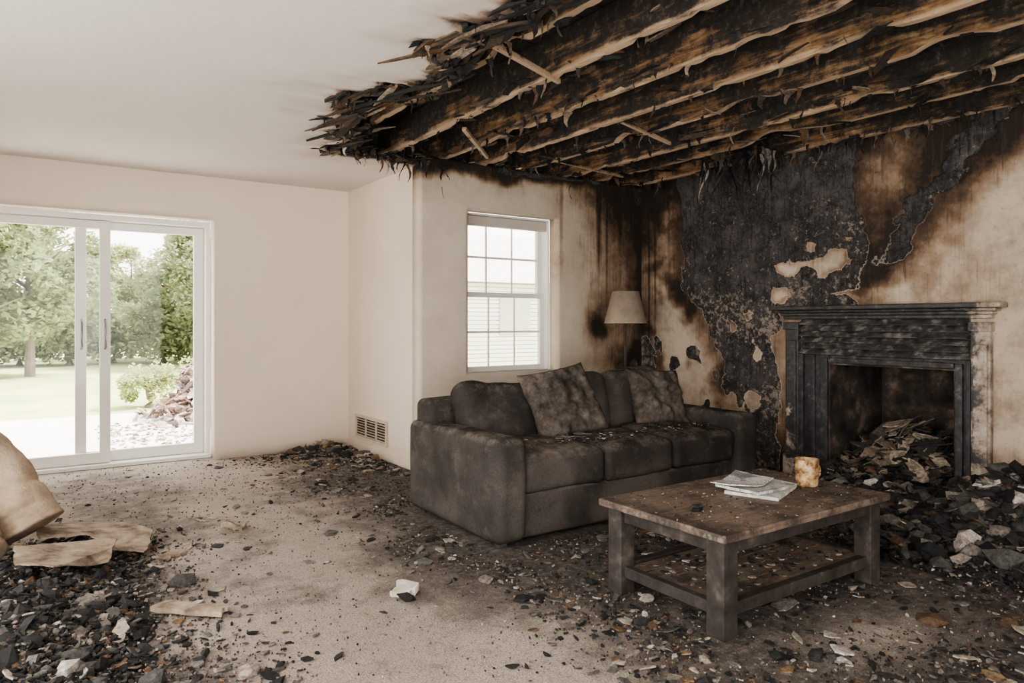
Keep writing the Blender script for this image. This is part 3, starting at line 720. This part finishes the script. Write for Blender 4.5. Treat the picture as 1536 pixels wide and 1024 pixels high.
for i in range(80):
    x=U(5.0,5.5);y=U(FY0+.14,FY1-.14);h=hF(x,y);D.chip(x,y,h*U(.97,1.15)+.01,U(.12,.34),.008,.7,pick([((.30,.23,.17),3),((.46,.38,.30),2),((.14,.11,.09),3),((.05,.045,.04),4)]),asp=U(.2,.6),jag=.5,k=10)
D.out('ash_and_embers',fp)
for i,(a,b,r) in enumerate((((5.3,2.33,.26),(5.4,2.93,.33),.055),((5.22,2.45,.33),(5.5,2.8,.43),.045),((5.15,2.9,.26),(5.5,2.45,.38),.045),((5.12,2.35,.18),(5.3,2.8,.22),.04))):
    pts=[Vector(a).lerp(Vector(b),t/10) for t in range(11)]
    V,F=sweep(pts,[r*(1+.25*noise.noise(Vector((i*5,t,0)))) for t in range(11)],10)
    V=[p+Vector((noise.noise(p*20)*.01,)*3) for p in V]; add('charred_log_%d'%(i+1),V,F,CHAR,fp)

# ------------------------------------------------------------ sofa
s=P('sofa',(3.1,3.6,0))
x0,x1,y0,y1=2.04,4.19,3.10,4.14
aw=.20
rbox('base',(x0+x1)/2,(y0+y1)/2+.02,.145,x1-x0-.06,y1-y0-.06,.25,.03,SOFA,s,.003,seed=1)
rbox('arm_1',x0+aw/2,(y0+y1)/2-.01,.305,aw,y1-y0,.55,.05,SOFA,s,.005,seed=2,puff=.006,nz=2)
rbox('arm_2',x1-aw/2,(y0+y1)/2-.01,.305,aw,y1-y0,.55,.05,SOFA,s,.005,seed=3,puff=.006,nz=2)
rbox('back_rest',(x0+x1)/2,y1-.10,.375,x1-x0-.10,.20,.68,.05,SOFA,s,.006,seed=4,nz=2)
cw=(x1-x0-2*aw)/3
for i in range(3):
    rbox('seat_cushion_%d'%(i+1),x0+aw+cw*(i+.5),y0+.40,.365,cw-.006,.76,.20,.045,SOFA,s,.008,seed=5+i,crown=.032,nz=3,wr=.008)
for i,(xc,zc,wd,hh,lean,rl) in enumerate(((x0+aw+.32,.595,.66,.42,.40,.06),(x0+aw+.92,.62,.56,.44,.28,-.03),(x0+aw+1.46,.635,.56,.44,.24,0))):
    rot=Matrix.Rotation(-lean,4,'X')@Matrix.Rotation(rl,4,'Y')
    rbox('back_cushion_%d'%(i+1),xc,y1-.31,zc,wd,.19,hh,.09,SOFA,s,.020,seed=11+i,rot=rot,nz=3,wr=.028,n=22)
def PM(x,y,z,lean,roll,yaw):
    return Matrix.Translation((x,y,z))@Matrix.Rotation(yaw,4,'Z')@Matrix.Rotation(math.radians(90)-lean,4,'X')@Matrix.Rotation(roll,4,'Z')
pillow('throw_pillow_1',.52,.50,.17,PM(2.92,3.64,.675,.50,.16,-.15),PILLOW,s,1)
pillow('throw_pillow_2',.46,.44,.16,PM(3.80,3.66,.655,.42,-.08,-.12),PILLOW,s,5)
boxes('feet',[(x,x+.05,y,y+.05,0,.05) for x in (x0+.06,x1-.11) for y in (y0+.06,y1-.12)],TLEG,s)
D=Deb()
for i in range(220):
    x=U(x0+.25,x1-.25);y=U(y0+.1,y0+.45);D.chip(x,y,.498,U(.006,.03),.004,.15,pick(PAL))
for i in range(10):
    D.chip(U(2.5,3.0),U(3.3,3.45),.503,U(.05,.10),.005,.15,pick([((.20,.175,.155),2),((.30,.25,.2),1),((.1,.09,.08),2)]),k=9)
D.out('ash_flakes',s)

# ------------------------------------------------------------ coffee table
t=P('coffee_table',(2.72,2.07,0))
tx0,tx1,ty0,ty1=2.14,3.31,1.72,2.42
bx('top',tx0,tx1,ty0,ty1,.378,.41,TTOP,t,.006)
lg=.085
boxes('legs',[(x,x+lg,y,y+lg,0,.377) for x in (tx0+.03,tx1-.03-lg) for y in (ty0+.03,ty1-.03-lg)],TLEG,t,.005)
boxes('apron',[(tx0+.11,tx1-.11,y,y+.022,.315,.377) for y in (ty0+.05,ty1-.072)]+[(x,x+.022,ty0+.11,ty1-.11,.315,.377) for x in (tx0+.05,tx1-.072)],TLEG,t,.003)
boxes('shelf_rails',[(tx0+.11,tx1-.11,ty0+.05,ty0+.09,.075,.125),(tx0+.11,tx1-.11,ty1-.09,ty1-.05,.075,.125),(tx0+.05,tx0+.09,ty0+.11,ty1-.11,.075,.125),(tx1-.09,tx1-.05,ty0+.11,ty1-.11,.075,.125)],TLEG,t,.003)
boxes('lower_shelf',[(tx0+.085,tx1-.085,ty0+.09+.104*i,ty0+.09+.104*i+.099,.10,.117) for i in range(5)],TTOP,t,.002)
D=Deb()
for i in range(420): D.chip(U(tx0+.02,tx1-.02),U(ty0+.02,ty1-.02),.4105,U(.003,.016),.003,.1,pick(PAL))
for i in range(260): D.chip(U(tx0+.13,tx1-.13),U(ty0+.13,ty1-.13),.1175,U(.01,.05),.004,.12,pick(PAL))
D.chip(2.334,2.02,.412,.10,.012,.08,(.012,.012,.012),asp=.6,k=9); D.chip(2.35,2.03,.42,.07,.010,.15,(.03,.03,.03),asp=.7,k=8)
D.out('ash_flakes',t)
mg=P('magazines',(2.85,2.12,.4115))
def sheet(name,cx,cy,z,w,h,rz,th,mat,bend=.0):
    V=[];F=[];n=14
    for s_ in (0,1):
        for i in range(n+1):
            for j in range(n+1):
                a=-1+2*i/n;b=-1+2*j/n
                zz=z+(th if s_ else 0)+bend*(abs(a)**1.2*.5+.3*abs(math.sin(a*4+b))*.3*(1 if s_ else .3)+ .4*max(0,a*b))
                p=Matrix.Rotation(rz,4,'Z')@Vector((a*w/2,b*h/2,0)); V.append((cx+p.x,cy+p.y,zz))
    N=(n+1)**2
    for s_ in range(2):
        for i in range(n):
            for j in range(n):
                q=[s_*N+i*(n+1)+j,s_*N+(i+1)*(n+1)+j,s_*N+(i+1)*(n+1)+j+1,s_*N+i*(n+1)+j+1]; F.append(tuple(q) if s_ else tuple(reversed(q)))
    for i in range(n):
        for (a,b) in ((i*(n+1),(i+1)*(n+1)),((i+1)*(n+1)+n,i*(n+1)+n),(i+1,i),(n*(n+1)+i,n*(n+1)+i+1)): F.append((a,b,b+N,a+N))
    return add(name,V,F,mat,mg,False)
def printmat():
    m,nt,b=newmat('printed_page',.45); v=coords(nt)
    br=nt.nodes.new('ShaderNodeTexBrick'); br.inputs['Scale'].default_value=34; br.inputs['Color1'].default_value=(.66,.65,.63,1); br.inputs['Color2'].default_value=(.10,.10,.11,1); br.inputs['Mortar'].default_value=(.7,.69,.67,1); br.inputs['Mortar Size'].default_value=.05
    nt.links.new(v,br.inputs[0])
    c=mix(nt,ramp(nt,noi(nt,11,4,.6,v),[(.50,0),(.54,1)]),br.outputs[0],(.66,.65,.63))
    c=mix(nt,ramp(nt,noi(nt,8,6,.7,v),[(.50,0),(.58,.8)]),c,(.13,.12,.115))
    nt.links.new(c,b.inputs['Base Color']); return m
PRINT=printmat()
sheet('magazine_1',2.86,2.09,.4115,.32,.24,.35,.014,PAPER)
sheet('magazine_2',2.85,2.11,.4265,.31,.23,.05,.012,PRINT,.006)
sheet('magazine_3',2.80,2.15,.4425,.28,.19,.25,.004,PRINT,.025)
mu=P('coffee_mug',(3.13,2.03,.41))
V,F=lathe([(0,.002),(.045,.002),(.050,.006),(.052,.02),(.055,.125),(.057,.130),(.054,.130),(.049,.12),(.046,.02),(0,.015)],3.13,2.03,.41,36); add('cup',V,F,MUG,mu,True)
V,F=lathe([(0,.10),(.049,.10)],3.13,2.03,.41,36); add('cold_coffee',V,F,TLEG,mu,True)
ha=-.25
pts=[(3.13+math.cos(ha)*(.050+.030*math.sin(a)),2.03+math.sin(ha)*(.050+.030*math.sin(a)),.475+.034*math.cos(a)) for a in [math.pi*i/12 for i in range(13)]]
V,F=sweep(pts,[.0065]*13,10); add('handle',V,F,MUG,mu,True)

# ------------------------------------------------------------ floor lamp
l=P('floor_lamp',(4.48,4.70,0)); lx,ly=4.48,4.70
V,F=lathe([(0,.0),(.14,.0),(.14,.012),(.12,.022),(.02,.03),(.013,.05),(0.011,.06)],lx,ly,0); add('base',V,F,METAL,l,True)
V,F=lathe([(.011,.05),(.011,1.25),(.018,1.25),(.018,1.31),(0,1.31)],lx,ly,0,16); add('pole',V,F,METAL,l,True)
V,F=lathe([(.190,1.19),(.120,1.475),(.1175,1.475),(.1875,1.19),(.190,1.19)],lx,ly,0,48); add('shade',V,F,SHADE,l,True)
V,F=lathe([(.012,1.31),(.03,1.35),(.03,1.38),(0,1.41)],lx,ly,0,16); add('bulb',V,F,WHITE,l,True)
boxes('harp',[(lx-.12,lx+.12,ly-.003,ly+.003,1.465,1.471),(lx-.003,lx+.003,ly-.12,ly+.12,1.465,1.471),(lx-.004,lx+.004,ly-.004,ly+.004,1.40,1.47)],METAL,l,0)

# ------------------------------------------------------------ carpet roll etc.
c=P('rolled_carpet',(-.3,4.6,0))
def rollpiece(name,ctrl,r,seed):
    pts=[];rad=[];n=70
    for i in range(n+1):
        t=i/n*(len(ctrl)-1);k=min(int(t),len(ctrl)-2);f=t-k
        p0=Vector(ctrl[max(k-1,0)]);p1=Vector(ctrl[k]);p2=Vector(ctrl[k+1]);p3=Vector(ctrl[min(k+2,len(ctrl)-1)])
        pts.append(.5*((2*p1)+(p2-p0)*f+(2*p0-5*p1+4*p2-p3)*f*f+(-p0+3*p1-3*p2+p3)*f**3))
        e=min(1,i/3); rad.append(r*(.62+.38*math.sqrt(max(0,1-(1-e)**2)))*(1+.06*noise.noise(Vector((i*.12,seed,0)))))
    V,F=sweep(pts,rad,72)
    V2=[]
    for idx,p in enumerate(V):
        i,k=divmod(idx,72); c0=pts[i]; sp=1+.10*((k/72+seed*.3)%1.0)
        crease=-.010*max(0,noise.noise(Vector((i*.22,k*.03,seed)))*2)
        V2.append(c0+(p-c0)*sp+(p-c0).normalized()*crease+Vector((1,1,1)).normalized()*(.015*noise.noise(p*5+Vector((seed,0,0)))+.007*noise.noise(p*14)))
    add(name,V2,F,ROLL,c,True)
rollpiece('roll_outer',[(.06,4.30,.16),(-.02,4.36,.31),(-.24,4.50,.60),(-1.0,4.9,1.2)],.135,1)
rollpiece('roll_inner',[(-.14,4.02,.12),(-.21,4.12,.22),(-.43,4.25,.42),(-1.02,4.55,.85)],.10,6)
def flat(name,pts,z,th,mat,tiltf):
    n=len(pts);V=[];F=[]
    P2=[]
    for i in range(n):
        a=Vector(pts[i]);b=Vector(pts[(i+1)%n])
        for k in range(6):
            q=a.lerp(b,k/6); P2.append((q.x+U(-.01,.01),q.y+U(-.01,.01)))
    n=len(P2)
    for top in (0,1):
        for (x,y) in P2: V.append((x,y,z+(th if top else 0)+tiltf(x,y)))
    F.append(tuple(reversed(range(n))));F.append(tuple(n+i for i in range(n)))
    for i in range(n): F.append((i,(i+1)%n,n+(i+1)%n,n+i))
    return add(name,V,F,mat)
flat('torn_cardboard',[(.05,4.55),(.42,4.62),(.60,4.28),(.52,3.98),(.38,4.05),(.30,4.25),(.08,4.22)],.115,.006,SHEET,lambda x,y:-.13*x+.02*math.sin(y*9)+.02)
flat('torn_cardboard',[(-.02,3.98),(.12,4.10),(.40,4.05),(.34,3.78),(.12,3.60),(-.02,3.68)],.15,.007,SHEET,lambda x,y:-.16*x+.02*math.sin(x*12+y*7)+.01)
flat('charred_plank',[(.44,3.24),(.50,3.29),(.71,3.09),(.66,3.03)],.014,.02,SHEET,lambda x,y:0)
flat('plaster_fragment',[(.95,4.33),(1.02,4.38),(1.10,4.34),(1.06,4.27)],.004,.03,SHEET,lambda x,y:.02*math.sin(x*40))
flat('plaster_fragment',[(1.34,2.87),(1.40,2.93),(1.46,2.90),(1.45,2.83),(1.38,2.81)],.004,.03,PLASTER,lambda x,y:.012*math.sin(x*40+y*20))
flat('plaster_fragment',[(.55,4.0),(.66,4.07),(.72,4.02),(.62,3.95)],.004,.012,SHEET,lambda x,y:0)
# ------------------------------------------------------------ exterior
bx('lawn',-25,40,6.95,60,-.16,-.061,GRASS,None,0)
bx('patio',-8,6.0,6.96,10.9,-.06,-.03,PATIO,None,0)
def hE(x,y): return max(0,.55*gs(x,y,1.85,9.9,.36,.42)*(1+.4*fbm(x,y,1,3,4))-.03)
p=P('outdoor_rubble_pile',(1.85,9.9,0)); D=Deb()
PALE=[((.50,.38,.31),5),((.58,.49,.42),5),((.36,.24,.18),4),((.64,.58,.53),4),((.18,.14,.12),3)]
for i in range(420):
    x=1.85+random.gauss(0,.25);y=9.9+random.gauss(0,.32);h=hE(x,y)
    if R()<.5:D.chunk(x,y,h*U(.3,1)-.005,U(.08,.22),pick(PALE),.8)
    else:D.chip(x,y,h*U(.6,1.1),U(.12,.40),.015,1.0,pick(PALE),asp=U(.2,.5))
for i in range(300):
    x=U(.7,1.9);y=U(7.6,9.8);D.chip(x,y,-.027,U(.03,.09),.01,.2,pick(PALE),asp=.6)
D.out('rubble',p)
def tree_mesh(seed,h,cr,mat,nl=9000,ls=.13):
    random.seed(seed); V=[];F=[]
    cl=[]
    for i in range(46):
        a=U(0,6.28);u=U(0,1);rr=cr*math.sqrt(U(.05,1))*math.sin(math.pi*(.15+.8*u))**.7
        cl.append((rr*math.cos(a),rr*math.sin(a),h*(.18+.78*u),cr*U(.2,.38)))
    for i in range(nl):
        c=random.choice(cl); d=Vector((random.gauss(0,1),random.gauss(0,1),random.gauss(0,1))).normalized()*c[3]*U(.6,1)
        p=Vector(c[:3])+d; a=Vector((random.gauss(0,1),random.gauss(0,1),random.gauss(0,.6))).normalized(); b=a.cross(Vector((R(),R(),R()+.1))).normalized(); s_=ls*U(.6,1.2)
        n=len(V); V+=[p-a*s_,p+b*s_*.45,p+a*s_,p-b*s_*.45]; F.append((n,n+1,n+2,n+3))
    m=bpy.data.meshes.new('foliage');m.from_pydata([tuple(v) for v in V],[],F);m.materials.append(mat)
    TV,TF=sweep([(0,0,0),(.03,0,h*.2),(-.04,.03,h*.5),(0,0,h*.9)],[.13,.10,.06,.02],10)
    for k in range(9):
        a=U(0,6.28);z0=h*U(.2,.6);L=cr*.8
        v2,f2=sweep([(0,0,z0),(math.cos(a)*L*.5,math.sin(a)*L*.5,z0+L*.35),(math.cos(a)*L,math.sin(a)*L,z0+L*.6)],[.05,.03,.01],6)
        n=len(TV);TV+=v2;TF+=[tuple(n+i for i in f) for f in f2]
    m2=bpy.data.meshes.new('trunk');m2.from_pydata([tuple(v) for v in TV],[],TF);m2.materials.append(BARK)
    return m,m2
vars_=[tree_mesh(11,5.2,1.7,LEAF,ls=.10,nl=11000),tree_mesh(23,4.6,1.6,LEAF,ls=.10,nl=11000),tree_mesh(37,5.6,1.8,LEAF2,ls=.10,nl=11000)]
random.seed(5)
def place(name,var,x,y,s_,rz):
    e=P(name,(0,0,0))
    for nm,m in zip(('foliage','trunk'),vars_[var]):
        o=bpy.data.objects.new(nm,m);COL.objects.link(o);o.parent=e
    e.location=(x,y,-.06);e.rotation_euler=(0,0,rz);e.scale=(s_,)*3
for i,(x,y,s_) in enumerate(((-1.2,19,.92),(.2,20,.92),(2.4,27.5,.68),(4.2,22.5,.78),(5.4,20.5,.84),(6.9,21,.85),(-2.8,18,.9),(1.3,27.5,.74),(3.2,28,.70),(8.6,23,.9),(-4.5,20,1.0),(5.9,26,.95),(-.6,25,1.05),(10.5,24,.9),(4.6,27,.8))):
    place('deciduous_tree',i%3,x,y,s_,i*1.3)
m,m2=tree_mesh(51,.9,.55,LEAF2,2600,.05); vars_.append((m,m2))
place('garden_shrub',3,1.6,11.8,.7,0); place('garden_shrub',3,2.5,12.3,.8,1)
vars_.append(tree_mesh(61,2.0,1.3,LEAF,5000,.1))
for i in range(16): place('hedge_shrub',4,-6+i*1.2,24.5+U(-1,1),U(.8,1.1),i)
h=P('neighbour_house',(10,15,0))
bl=[(5.5,14.5,14.5,18.5,-.06,2.2)]
boxes('walls',bl,SIDING,h,0)
boxes('siding_boards',[(5.48,14.52,14.46,14.5,.1*i-.05,.1*i+.035) for i in range(22)],SIDING,h,0)
add('roof',[(5.1,14.1,2.15),(14.9,14.1,2.15),(14.9,18.9,2.15),(5.1,18.9,2.15),(5.1,16.5,3.6),(14.9,16.5,3.6)],[(0,1,5,4),(2,3,4,5),(0,4,3),(1,2,5),(0,3,2,1)],ROOFM,h)
boxes('house_windows',[(7,7.9,14.42,14.46,.9,1.8),(9.6,10.5,14.42,14.46,.9,1.8)],ROOFM,h)

# ------------------------------------------------------------ lights
wd=bpy.data.worlds.new('World');scene.world=wd;wd.use_nodes=True
nt=wd.node_tree;bg=nt.nodes['Background'];bg.inputs[0].default_value=(1.0,.96,.91,1);bg.inputs[1].default_value=2.6
sl=bpy.data.lights.new('sun','SUN');sl.energy=9.0;sl.angle=math.radians(12);sl.color=(1,.94,.85)
so=bpy.data.objects.new('sun',sl);COL.objects.link(so);so.rotation_euler=Vector((-.75,.12,-.9)).to_track_quat('-Z','Y').to_euler();so.location=(15,0,15)
# ------------------------------------------------------------ camera
cam=bpy.data.cameras.new('camera');co=bpy.data.objects.new('camera',cam);COL.objects.link(co);scene.camera=co
co.location=(0,0,1.2);co.rotation_euler=(math.radians(90),0,math.radians(-34.6))
cam.sensor_width=36;cam.lens=25.1;cam.shift_y=-29/1536;cam.clip_end=200;cam.clip_start=.05
scene.view_settings.view_transform='AgX'
scene.view_settings.look='AgX - Medium High Contrast'
scene.view_settings.exposure=1.1
